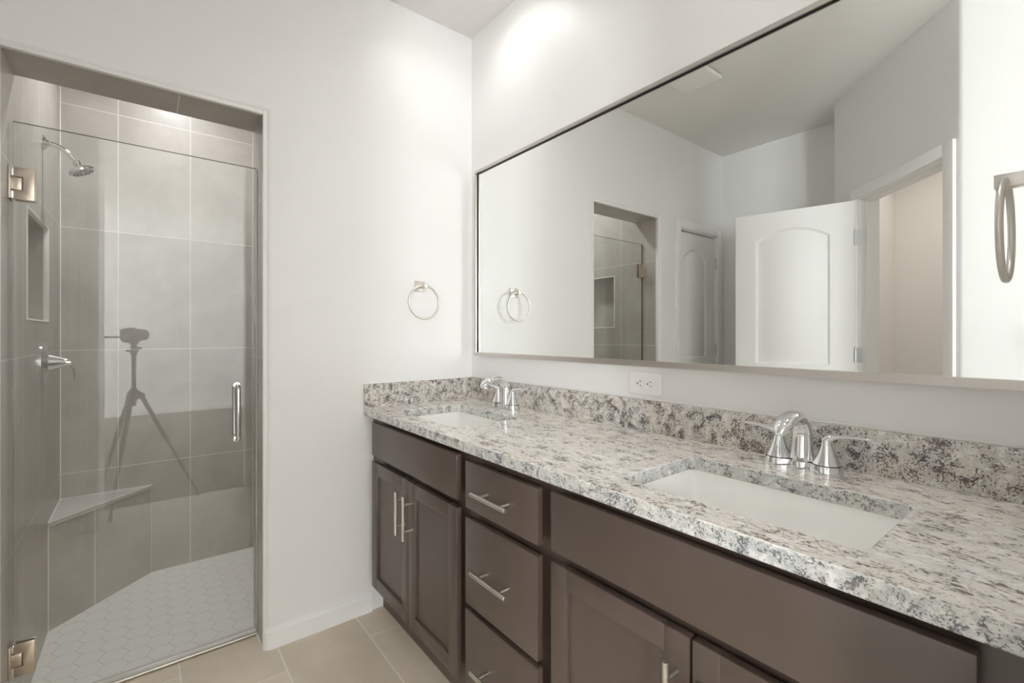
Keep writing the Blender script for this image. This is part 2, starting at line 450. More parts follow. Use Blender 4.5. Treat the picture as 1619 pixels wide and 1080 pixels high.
# shower tiling
NZ0, NZ1, NY0, NY1 = 1.280, 1.686, .412, .876
XT = XL + .002
b = B()
b.box(XL - .016, XT, .0225, NY0, ZS, CE); b.box(XL - .016, XT, NY1, YB + .01, ZS, CE)
b.box(XL - .016, XT, NY0, NY1, ZS, NZ0); b.box(XL - .016, XT, NY0, NY1, NZ1, CE)
struct('wall_shower_left', b, M_tile_y, 'taupe tiled shower wall holding the shower head, niche and valve', 'wall')
b = B()
for a in ((XL - .10, XL - .09, NY0 - .01, NY1 + .01, NZ0 - .01, NZ1 + .01), (XL - .09, XL - .016, NY0 - .01, NY0, NZ0 - .01, NZ1 + .01), (XL - .09, XL - .016, NY1, NY1 + .01, NZ0 - .01, NZ1 + .01),
          (XL - .09, XL - .016, NY0, NY1, NZ0 - .01, NZ0), (XL - .09, XL - .016, NY0, NY1, NZ1, NZ1 + .01)): b.box(*a)
ni = struct('trim_1', b, M_tile_y, 'recessed taupe tiled niche in the left shower wall', 'shower niche')
b = B(); e = .006; q = .0012
for y0, y1, z0, z1 in ((NY0 - e, NY0 + q, NZ0 - e, NZ1 + e), (NY1 - q, NY1 + e, NZ0 - e, NZ1 + e), (NY0 + q, NY1 - q, NZ0 - e, NZ0 + q), (NY0 + q, NY1 - q, NZ1 - q, NZ1 + e)):
    b.box(XL - .014, XT + .003, y0, y1, z0, z1, .002)
tag(put('edge_trim', b, M_caulk, ni), 'pale edge trim')
# backing so that the recess is closed
struct('wall_shower_left_backing', B().box(XL - .14, XL - .102, YH - .012, YB + .1, -.1, CE), M_wall, 'wall core behind the left shower tiles', 'wall')
struct('wall_shower_back', B().box(XL, -.40, YB, YB + .05, -.16, CE), M_tile_x, 'taupe large-format tiled back wall of the shower', 'wall')
struct('wall_shower_right', B().box(-.45, -.40, YH - .012, YB, ZS, CE), M_tile_y, 'taupe tiled right wall of the shower', 'wall')
b = B(); b.box(XR, -.45, YH - .012, YH, -.16, CE); b.box(XL, XR, YH - .012, YH, ZH - .001, CE)
struct('wall_shower_front', b, M_tile_x, 'taupe tiles on the inner side of the shower front wall', 'wall')
struct('trim_2', B().box(XR - .002, XR + .008, .0225, YH, 0, ZH - .002), M_tile_j, 'taupe tiled right jamb of the shower opening', 'tiled jamb')
struct('trim_3', B().box(XT, XR - .002, .0225, YH, ZH - .002, ZH + .008), M_tile_h, 'brown-grey tiled underside of the shower opening header', 'tiled header')
# caulk lines in the shower corners and along the opening
b = B(); b.box(XT, XT + .003, YB - .003, YB, ZS, CE); b.box(XL, XR, .183, .187, ZS, .0012)
b.box(XR - .006, XR - .002, .0225, .185, 0, .004)
struct('trim_4', b, M_caulk, 'pale grout lines in the shower corner and threshold', 'grout line')

b = B(); b.box(XR - .003, XR + .011, .005, .0225, 0, ZH + .011, .001); b.box(XL - .011, XL + .003, .005, .0225, 0, ZH + .011, .001); b.box(XL + .003, XR - .003, .005, .0225, ZH - .003, ZH + .011, .001)
struct('trim_7', b, M_wall, 'thin off-white strip framing the tiled shower opening', 'opening trim')
# baseboards (profile with eased top)
def base_prof(x0, x1, y, d=-1):
    return [Vector((x0, y, 0)), Vector((x0, y + d * .013, 0)), Vector((x0, y + d * .013, .062)), Vector((x0, y + d * .009, .076)), Vector((x0, y + d * .003, .082)), Vector((x0, y, .082))]
# wraps the rounded edge of the opening
b = B(); path = []
cxr, cyr = XR + .03, .03
outer, inner = [(0 - .53, -.013)], [(-.53, 0.0)]
for k in range(9):
    a = -PI / 2 - k / 8 * math.radians(52)
    outer.append((cxr +   .043 * math.cos(a), cyr + .043 * math.sin(a))); inner.append((cxr + .0295 * math.cos(a), cyr + .0295 * math.sin(a)))
b.prism([Vector((x, y, 0)) for x, y in outer + inner[::-1]], (0, 0, .066))
o2 = [((ox * .55 + ix * .45), (oy * .55 + iy * .45)) for (ox, oy), (ix, iy) in zip(outer, inner)]
m = bmesh.new()
va = [m.verts.new((x, y, .066)) for x, y in outer]; vb = [m.verts.new((x, y, .079)) for x, y in o2]; vc = [m.verts.new((x, y, .082)) for x, y in inner]
for p, q in ((va, vb), (vb, vc)):
    for i in range(len(p) - 1): m.faces.new((p[i], p[i + 1], q[i + 1], q[i]))
m.faces.new((va[-1], vb[-1], vc[-1])); m.faces.new((va[0], vc[0], vb[0]))
b.add(m)
struct('baseboard_back', b, M_trim, 'low white baseboard between the shower opening and the vanity', 'baseboard', smooth=45)
struct('baseboard_bedroom', B().box(-3.5, 2.2, -6.70, -6.685, 0, .095, .003), M_trim, 'white baseboard of the far bedroom wall, reflected in the shower glass', 'baseboard')

# ------------------------------------------------------------------ doors and casings seen in the mirror
def arch(w0, w1, z0, z1, rise, n=14):
    """arched panel outline in (w, z)"""
    p = [(w0, z0), (w1, z0)]
    for k in range(n + 1):
        f = k / n; p.append((w1 + (w0 - w1) * f, z1 - rise + rise * (1 - (2 * f - 1) ** 2)))
    return p
def panel_relief(b, T, outline, y, depth=.012, wd=.036):
    """moulded raised panel: a sunken moulding ring and a raised field; T maps (w, outwards, z) to world"""
    cw = sum(p[0] for p in outline) / len(outline); cz = sum(p[1] for p in outline) / len(outline)
    w0 = min(p[0] for p in outline); w1 = max(p[0] for p in outline); z0 = min(p[1] for p in outline); z1 = max(p[1] for p in outline)
    def inset(d): return [((p[0] - cw) * (1 - 2 * d / (w1 - w0)) + cw, (p[1] - (z0 + z1) / 2) * (1 - 2 * d / (z1 - z0)) + (z0 + z1) / 2) for p in outline]
    lv = [(outline, 0), (inset(wd * .35), -depth), (inset(wd * .75), -depth), (inset(wd * 1.5), -.0005)]
    m = bmesh.new(); R = [[m.verts.new(T(p[0], y + dy, p[1])) for p in o] for o, dy in lv]
    for a, c in zip(R, R[1:]):
        for i in range(len(a)):
            j = (i + 1) % len(a); m.faces.new((a[i], a[j], c[j], c[i]))
    m.faces.new(R[-1])
    bmesh.ops.recalc_face_normals(m, faces=m.faces)
    b.add(m)
def door_leaf(T, w, z0, z1, th, panels):
    """leaf from w=0..w, faces at 0 (front) and -th; front face is cut around the panels"""
    b = B(); m = bmesh.new()
    outer = [m.verts.new(T(x, 0, z)) for x, z in ((0, z0), (w, z0), (w, z1), (0, z1))]
    es = [m.edges.new((outer[i], outer[(i + 1) % 4])) for i in range(4)]
    for p in panels:
        l = [m.verts.new(T(x, 0, z)) for x, z in p]; es += [m.edges.new((l[i], l[(i + 1) % len(l)])) for i in range(len(l))]
    bmesh.ops.triangle_fill(m, use_beauty=True, use_dissolve=False, edges=es)
    back = [m.verts.new(T(x, -th, z)) for x, z in ((0, z0), (w, z0), (w, z1), (0, z1))]
    m.faces.new(back)
    for i in range(4):
        j = (i + 1) % 4; m.faces.new((outer[i], outer[j], back[j], back[i]))
    bmesh.ops.recalc_face_normals(m, faces=m.faces)
    b.add(m)
    for p in panels: panel_relief(b, T, p, 0.0)
    bmesh.ops.remove_doubles(b.m, verts=b.m.verts, dist=1e-5)
    return b
def hinge(T, z, h=.089, both=True):
    """butt hinge: knuckle barrel with a plate; T maps (w, out, z); w=0 is the knuckle line, plate runs to +w"""
    b = B()
    b.cyl(T(0, .004, z - h / 2), T(0, .004, z + h / 2), .0065, n=14)
    b.cyl(T(0, .004, z - h / 2 - .004), T(0, .004, z + h / 2 + .004), .004, n=12)
    m = bmesh.new(); bmesh.ops.create_cube(m, size=1.0)
    for v in m.verts: v.co = T(.017 + v.co.x * .034, .001 + v.co.y * .003, z + v.co.z * h)
    bmesh.ops.bevel(m, geom=[e for e in m.edges if abs((e.verts[0].co - e.verts[1].co).length - .003) < 1e-4], offset=.006, segments=3, affect='EDGES')
    b.add(m)
    return b
# open door on the diagonal doorway: hinge line at s=S1, swung towards the shower wall
HP = dg(S1 + .004, .022, 0)
ddir = Vector((-1.917 + .015, -.386, 0)) - HP; ddir.z = 0; ddir.normalize()
dn = Vector((ddir.y, -ddir.x, 0))                      # face turned to the vanity (+x)
if dn.x < 0: dn = -dn
def T1(w, o, z): return HP + ddir * w + dn * o + Vector((0, 0, z))
DWD = .665
pan = [arch(.125, DWD - .125, 1.030, 1.915, .068), [(.125, .24), (DWD - .125, .24), (DWD - .125, .80), (.125, .80)]]
d1 = door_leaf(T1, DWD, .012, 2.030, .035, pan)
door1 = struct('door_1', d1, M_door, 'white arched-panel door standing open in the mirror reflection', 'door', base=tuple(HP))
def T1h(w, o, z): return HP + (-NV * .0 + DV) * w + dn * (o + .004) + Vector((0, 0, z))
for z in (1.806, 1.100, .30):
    tag(put('hinge', hinge(lambda w, o, z: T1(-w - .002, o, z), z), M_steel, door1), 'zinc hinge')
b = B()
b.cyl(T1(DWD - .06, 0, .92), T1(DWD - .06, .012, .92), .03); b.cyl(T1(DWD - .06, .01, .92), T1(DWD - .06, .05, .92), .011); b.tube([T1(DWD - .06, .05, .92), T1(DWD - .10, .052, .92), T1(DWD - .17, .05, .918)], [.011, .009, .007], 12)
put('door_handle', b, M_nickel, door1)
# casing, jamb and stop of that doorway
b = B(); cw = .06
dbox(b, S1 - .005 - cw, S1 - .005, 0, .015, 0, DZ + .005 + cw, .003); dbox(b, S2 + .005, S2 + .005 + cw, 0, .015, 0, DZ + .005 + cw, .003)
dbox(b, S1 - .005, S2 + .005, 0, .015, DZ + .005, DZ + .005 + cw, .003)
dbox(b, S1 - .018, S1, -.115, .001, 0, DZ + .018); dbox(b, S2, S2 + .018, -.115, .001, 0, DZ + .018); dbox(b, S1, S2, -.115, .001, DZ, DZ + .018)
dbox(b, S1, S1 + .01, -.075, -.04, 0, DZ); dbox(b, S2 - .01, S2, -.075, -.04, 0, DZ); dbox(b, S1, S2, -.075, -.04, DZ - .01, DZ)
struct('trim_5', b, M_trim, 'white casing around the angled doorway in the mirror reflection', 'door casing')
# closet door in the shower wall
def T2(w, o, z): return Vector((CX1 - .003 - w, .016 - o, z))
CW = CX1 - CX0 - .006
pan2 = [arch(.082, CW - .125, 1.035, 1.905, .075), [(.082, .24), (CW - .125, .24), (CW - .125, .80), (.082, .80)]]
door2 = struct('door_2', door_leaf(T2, CW, .012, CZ - .022, .035, pan2), M_door, 'narrow closed white arched-panel door beside the shower, seen in the mirror', 'door', base=tuple(T2(0, 0, 0)))
for z in (1.815, 1.095, .30):
    tag(put('hinge', hinge(lambda w, o, z: T2(CW + .002 + (w - .017) * .35, o + .012, z), z), M_steel, door2), 'zinc hinge')
b = B(); b.cyl(T2(.05, 0, .92), T2(.05, .012, .92), .03); b.cyl(T2(.05, .01, .92), T2(.05, .05, .92), .011); b.tube([T2(.05, .05, .92), T2(.09, .052, .92), T2(.16, .05, .918)], [.011, .009, .007], 12)
put('door_handle', b, M_nickel, door2)
b = B()
for x0, x1, z0, z1 in ((CX1 + .004, CX1 + .064, 0, CZ + .060), (CX0 - .064, CX0 - .004, 0, CZ + .060), (CX0 - .004, CX1 + .004, CZ - .004, CZ + .060)):
    b.box(x0, x1, -.015, 0, z0, z1, .003)
b.box(CX1 - .001, CX1 + .006, -.002, .12, 0, CZ); b.box(CX0 - .006, CX0 + .001, -.002, .12, 0, CZ); b.box(CX0, CX1, -.002, .12, CZ - .012, CZ + .005)
b.box(CX0, CX1, .055, .07, 0, CZ)
struct('trim_6', b, M_trim, 'white casing of the narrow closed door seen in the mirror', 'door casing')
struct('baseboard_left', B().box(XW, XW + .013, -.915, -.016, 0, .082, .003), M_trim, 'white baseboard on the left wall', 'baseboard')

# ------------------------------------------------------------------ lamps of the room (recessed in the ceiling, above the frame; the closet lamp is added)
def downlight(x, y, mat, label, r=.060, dep=.045):
    t = thing('recessed_downlight', (x, y, CE), label, 'ceiling light', 'recessed ceiling lights')
    put('trim_ring', B().lathe([(r - .004, dep + .003), (r, .0), (r + .004, -.004), (r + .020, -.003), (r + .022, 0)], (x, y, CE), cap=False), M_plastic, t)
    put('light_lens', B().lathe([(r - .004, dep), (0, dep)], (x, y, CE), cap=False), mat, t)
    put('lamp_housing', B().lathe([(r + .002, .001), (r + .002, dep + .015), (0, dep + .015)], (x, y, CE), cap=False), M_plastic, t)
    return t
downlight(-.25, -.40, M_lamp, 'recessed ceiling light above the sink nearest the corner')
downlight(-.25, -1.56, M_lamp, 'recessed ceiling light above the sink nearest the camera')
downlight(-1.18, .72, M_lamp_sh, 'recessed ceiling light inside the shower', dep=.018)
downlight(-2.5, -1.55, M_fill_wc, 'recessed ceiling light added to brighten the small room beyond the doorway')

# exhaust fan grille seen in the mirror
fx0, fx1, fy0, fy1 = -1.345, -1.100, -.640, -.400
t = thing('exhaust_fan', ((fx0 + fx1) / 2, (fy0 + fy1) / 2, CE), 'square white exhaust fan cover on the ceiling, seen in the mirror', 'exhaust fan')
put('fan_housing', B().box(fx0 + .018, fx1 - .018, fy0 + .018, fy1 - .018, CE - .010, CE), M_dark, t)
put('fan_cover', B().box(fx0, fx1, fy0, fy1, CE - .030, CE - .008, .010, 3), M_plastic, t)

# ------------------------------------------------------------------ shower fittings
YG = .14
GT, GB, GL, GR = 1.900, .016, -1.646, -.9615
sd = thing('shower_door', (GL, YG, 0), 'frameless clear glass shower door with nickel hinges and a chrome pull', 'shower door')
b = B().box(GL, GR, YG - .005, YG + .005, GB, GT)
for f in b.m.faces:
    if abs(f.normal.y) < .5: f.material_index = 1
put('glass_panel', b, M_glass, sd, mats=[M_edge])
for zc in (1.701, .187):
    b = B()
    z0, z1 = zc - .0515, zc + .0515
    # clamp plates on both faces with the notch around the pivot block
    nz0, nz1, nx = zc - .021, zc + .021, GL + .024
    for ya, yb_ in ((YG - .0165, YG - .0055), (YG + .0055, YG + .0165)):
        pl = [(GL + .004, z0), (GL + .0505, z0), (GL + .0505, z1), (GL + .004, z1), (GL + .004, nz1), (nx, nz1), (nx, nz0), (GL + .004, nz0)]
        b.prism([Vector((x, ya, z)) for x, z in pl], (0, yb_ - ya, 0), .0018)
    hg = tag(put('glass_hinge', b, M_hinge, sd), 'satin nickel hinge')
    put('pivot_block', B().box(XT + .001, nx - .003, YG - .0135, YG + .0135, nz0 + .001, nz1 - .001, .0015), M_hinge, hg)
    put('wall_plate', B().box(XT, XT + .006, YG - .028, YG + .028, z0, z1, .0015), M_hinge, hg)
    b = B()
    for z in (zc - .036, zc + .036): b.cyl((XT + .008, YG - .008, z - .012), (XT + .008, YG - .008, z + .012), .0055, n=14, bev=.001)
    put('pivot_pin', b, M_chrome, hg)
# back-to-back pull
xh, zt, zb_ = -1.030, 1.018, .806
def dpull(s):
    y = YG + s * .006; yo = YG + s * .052; p = [Vector((xh, y, zt))]
    for k in range(7):
        a = k / 6 * PI / 2; p.append(Vector((xh, yo - s * .018 + s * .018 * math.sin(a), zt - .018 + .018 * math.cos(a))))
    for k in range(7):
        a = k / 6 * PI / 2; p.append(Vector((xh, yo - s * .018 + s * .018 * math.cos(a), zb_ + .018 - .018 * math.sin(a))))
    p.append(Vector((xh, y, zb_)))
    return p
ph = tag(put('pull_handle', B().tube(dpull(-1), .0088, 16, up=(1, 0, 0)), M_chrome, sd), 'chrome D-shaped pull')
put('inner_pull', B().tube(dpull(1), .0088, 16, up=(1, 0, 0)), M_chrome, ph)
b = B()
for s in (-1, 1):
    for z in (zt, zb_): b.cyl((xh, YG + s * .005, z), (xh, YG + s * .008, z), .0125)
put('washer', b, M_chrome, ph)
swp = put('door_sweep', B().box(GL, GR, YG - .008, YG + .009, .003, .024, .003), M_vinyl, sd)
b = B(); b.box(GL, GR, YG - .021, YG - .008, .004, .009, .002); b.cyl((GL, YG - .018, .008), (GL + (GR - GL), YG - .018, .008), .004, n=12)
tag(put('drip_rail', b, M_nickel, swp), 'metal drip rail')
put('seal_strip', B().box(GR, GR + .003, YG - .006, YG + .006, .02, GT), M_vinyl, sd)

# shower head
yv = .734
sh = thing('shower_fixture', (XT, yv, 2.024), 'chrome shower head on a curved arm high on the left shower wall', 'shower head')
put('wall_flange', B().lathe([(.031, 0), (.031, .003), (.026, .010), (.014, .016), (.011, .020)], (XT, yv, 2.024), (1, 0, 0)), M_chrome, sh)
put('shower_arm', B().tube([(XT, yv, 2.024), (-1.63, yv, 2.025), (-1.61, yv, 2.021), (-1.59, yv, 2.010), (-1.572, yv, 1.994), (-1.556, yv, 1.973)], .0095, 16), M_chrome, sh)
ax = Vector((.47, 0, -.88)).normalized(); hb = Vector((-1.551, yv, 1.966))
spray = put('spray_head', B().lathe([(.010, -.004), (.015, .0), (.015, .010), (.011, .014), (.014, .020), (.030, .026), (.046, .033), (.0495, .040), (.0485, .046), (.040, .049), (.0, .050)], hb, ax, 44), M_chrome, sh)
b = B(); q = Vector((0, 0, 1)).rotation_difference(ax).to_matrix()
for rr_, nn in ((.012, 6), (.024, 12), (.034, 18)):
    for k in range(nn):
        p = hb + q @ Vector((rr_ * math.cos(2 * PI * k / nn), rr_ * math.sin(2 * PI * k / nn), .0485)); b.cyl(p, p + ax * .003, .0018, n=8)
put('nozzles', b, M_rubber, spray)

# valve
sv = thing('shower_valve', (XT, yv, 1.103), 'round chrome shower valve with a drooping lever on the left shower wall', 'shower valve')
put('escutcheon', B().lathe([(.0905, 0), (.0905, .007), (.087, .0095), (.080, .0105), (.045, .016), (.037, .020), (.0, .020)], (XT, yv, 1.103), (1, 0, 0), 56), M_chrome, sv)
put('valve_cone', B().lathe([(.036, .018), (.035, .021), (.028, .040), (.0185, .066), (.0155, .078), (.0150, .088), (.0, .091)], (XT, yv, 1.103), (1, 0, 0)), M_chrome, sv)
lx = XT + .082
put('lever', B().tube([(lx - .006, yv, 1.108), (lx + .004, yv, 1.098), (lx + .012, yv, 1.080), (lx + .016, yv, 1.058), (lx + .017, yv, 1.040), (lx + .014, yv, 1.028)], [.012, .0115, .010, .009, .008, .005], 14, squash=[(1, .9), (1, .7), (1, .55), (1, .5), (1, .5), (1, .5)]), M_chrome, sv)

# corner bench
sb = thing('shower_bench', (XT, YB, ZS), 'triangular tiled corner bench at the back left of the shower', 'shower bench')
bl = [Vector((XT, YB - .003, ZS)), Vector((XT, .868, ZS)), Vector((-1.292, YB - .003, ZS))]
def up(l, z): return [Vector((p.x, p.y, z)) for p in l]
put('bench_base', B().prism(bl, (0, 0, .370 - ZS)), M_tile_d, sb)
bl2 = [Vector((XT + .001, YB - .002, 0)), Vector((XT + .001, .862, 0)), Vector((-1.286, YB - .002, 0))]
put('bench_seat', B().prism(up(bl2, .372), (0, 0, .020), .0015), M_tile_plain, sb)
b = B()
dvec = (bl2[2] - bl2[1]).normalized(); nrm = Vector((dvec.y, -dvec.x, 0))
for a_, c_, zz in ((bl2[1], bl2[2], .3925),): b.tube([a_ + Vector((0, 0, zz)) + nrm * .0, c_ + Vector((0, 0, zz))], .0016, 8)
b.box(XT, XT + .003, .868, YB, .391, .394); b.box(XT, -1.286, YB - .003, YB, .391, .394)
b.cyl((XT + .0015, .868, ZS), (XT + .0015, .868, .37), .0016, n=8); b.cyl((-1.292, YB - .0015, ZS), (-1.292, YB - .0015, .37), .0016, n=8)
pj_ = bl[1] + (bl[2] - bl[1]) * .40
b.cyl((pj_.x, pj_.y, ZS), (pj_.x, pj_.y, .37), .0014, n=8)
tag(put('bench_grout', b, M_caulk, sb), 'pale grout edges')

# ------------------------------------------------------------------ mirror
MY0, MY1, MZ0, MZ1 = -1.945, -.0612, 1.1155, 2.0365      # outer frame
fw, fd = .0125, .024
fwb = .0185
mi = thing('wall_mirror', (0, (MY0 + MY1) / 2, MZ0), 'long rectangular mirror in a thin champagne metal frame above the vanity', 'mirror')
put('mirror_glass', B().box(-.012, -.002, MY0 + .004, MY1 - .004, MZ0 + .004, MZ1 - .004), M_mirror, mi)
fo = [Vector((-.0005, y, z)) for y, z in ((MY0, MZ0), (MY1, MZ0), (MY1, MZ1), (MY0, MZ1))]
fi = [Vector((-.0005, y, z)) for y, z in ((MY0 + fw, MZ0 + fwb), (MY1 - fw, MZ0 + fwb), (MY1 - fw, MZ1 - fw), (MY0 + fw, MZ1 - fw))]
put('frame', B().prism(fo, (-fd, 0, 0), .0, [fi]), M_frame, mi)
b = B(); k = .0022
for y0, y1, z0, z1 in ((MY1 - fw - k, MY1 - fw, MZ0 + fwb, MZ1 - fw), (MY0 + fw, MY1 - fw, MZ1 - fw - k, MZ1 - fw)):
    b.box(-.0165, -.012, y0, y1, z0, z1)
tag(put('inner_lip', b, M_dark, mi), 'black inner lip')

# ------------------------------------------------------------------ outlet
ot = thing('electrical_outlet', (0, -1.0585, 1.0575), 'white double electrical outlet between the mirror and the backsplash', 'outlet')
put('cover_plate', B().box(-.0065, 0, -1.122, -.995, 1.0195, 1.0955, .003, 3), M_plastic, ot)
for yc in (-1.0385, -1.0785):
    rc = put('receptacle', B().lathe([(.0, .0), (.0168, .0), (.0172, -.0015), (.0172, -.003)], (-.0085, yc, 1.0575), (-1, 0, 0), 32), M_plastic, ot)
    b = B(); xx = -.0088
    b.box(xx - .0006, xx + .001, yc - .0075, yc - .0005, 1.0635, 1.0657); b.box(xx - .0006, xx + .001, yc - .0075, yc - .0015, 1.0493, 1.0513)
    b.cyl((xx + .001, yc + .0068, 1.0575), (xx - .0006, yc + .0068, 1.0575), .0024, n=14)
    put('slot', b, M_dark, rc)
put('screw', B().cyl((-.006, -1.0585, 1.0575), (-.0078, -1.0585, 1.0575), .003, n=14), M_plastic, ot)

# ------------------------------------------------------------------ vanity
XC, ZC, ZCB = -.567, .902, .869            # counter front edge, top and underside
XF = -.555                                   # door fronts
FT = .019
SX0, SX1 = -.485, -.190
def rrect(x0, x1, y0, y1, r, z, n=6):
    p = []
    for cx, cy_, a0 in ((x1 - r, y1 - r, 0), (x0 + r, y1 - r, PI / 2), (x0 + r, y0 + r, PI), (x1 - r, y0 + r, 1.5 * PI)):
        for k in range(n + 1):
            a = a0 + PI / 2 * k / n; p.append(Vector((cx + r * math.cos(a), cy_ + r * math.sin(a), z)))
    return p
SINKS = [(-.628, -.176), (-1.788, -1.338)]
ct = put('countertop', B().prism([Vector((XC, YE + .001, ZC)), Vector((-.001, YE + .001, ZC)), Vector((-.001, -.001, ZC)), Vector((XC, -.001, ZC))], (0, 0, ZCB - ZC), .0,
         [rrect(SX0, SX1, a, c, .022, ZC) for a, c in SINKS]), M_granite, base=(XC, YE, ZC), bevel=.003, mats=[M_gedge_shaded])
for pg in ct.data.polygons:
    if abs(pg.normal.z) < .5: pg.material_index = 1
tag(ct, 'speckled cream and grey granite countertop with two sink cutouts', 'countertop')
bsp = put('backsplash', B().box(-.021, -.001, YE + .001, -.001, ZC, 1.004, .0015), M_splash_shaded, base=(0, YE, ZC))
tag(bsp, 'long granite backsplash strip along the mirror wall', 'backsplash')
put('caulk_line', B().box(-.006, -.0005, YE + .001, -.001, 1.0035, 1.009, .002), M_caulk, bsp)
ssp = put('side_splash', B().box(XC + .001, -.021, -.021, -.001, ZC, 1.004, .0015), M_splash_shaded, base=(XC, 0, ZC))
tag(ssp, 'short granite side splash against the shower wall', 'backsplash')
put('caulk_line', B().box(XC + .001, -.006, -.006, -.0005, 1.0035, 1.009, .002), M_caulk, ssp)

# sinks
def sink(ya, yc, label):
    t = thing('undermount_sink', ((SX0 + SX1) / 2, (ya + yc) / 2, ZCB), label, 'sink', 'rectangular undermount sinks')
    lv = [(-.016, ZCB - .0005, .03), (.004, ZCB - .0005, .024), (.006, ZCB - .004, .024), (-.002 + .010, ZCB - .02, .026), (.018, ZCB - .085, .032), (.030, ZCB - .108, .040), (.052, ZCB - .119, .045), (.10, ZCB - .123, .04)]
    lv[1] = (-.004, ZCB - .0005, .024); lv[2] = (-.003, ZCB - .003, .024)
    lv[3] = (.003, ZCB - .02, .026)
    m = bmesh.new()
    R = [[m.verts.new(p) for p in rrect(SX0 + d, SX1 - d, ya + d, yc - d, max(.004, r_), z)] for d, z, r_ in lv]
    for a, c in zip(R, R[1:]):
        for i in range(len(a)):
            j = (i + 1) % len(a); m.faces.new((a[i], a[j], c[j], c[i]))
    m.faces.new(R[-1])
    outer = [[m.verts.new(p) for p in rrect(SX0 + d, SX1 - d, ya + d, yc - d, r_, z)] for d, z, r_ in ((-.016, ZCB - .0005, .03), (-.016, ZCB - .012, .03), (-.010, ZCB - .02, .03), (-.0, ZCB - .11, .04), (.04, ZCB - .136, .04))]
    for a, c in zip(outer, outer[1:]):
        for i in range(len(a)):
            j = (i + 1) % len(a); m.faces.new((a[i], c[i], c[j], a[j]))
    m.faces.new(outer[-1][::-1])
    bmesh.ops.remove_doubles(m, verts=m.verts, dist=1e-5)
    bmesh.ops.recalc_face_normals(m, faces=m.faces)
    b = B(); b.add(m)
    put('basin', b, M_ceramic, t, smooth=60)
    c = Vector(((SX0 + SX1) / 2, (ya + yc) / 2, ZCB - .1235))
    put('drain', B().lathe([(.0, .002), (.020, .002), (.022, .004), (.030, .003), (.032, .0005)], c, cap=False), M_chrome, t)
    return t
sink(*SINKS[0], 'white rectangular undermount sink nearest the corner')
sink(*SINKS[1], 'white rectangular undermount sink nearest the camera')

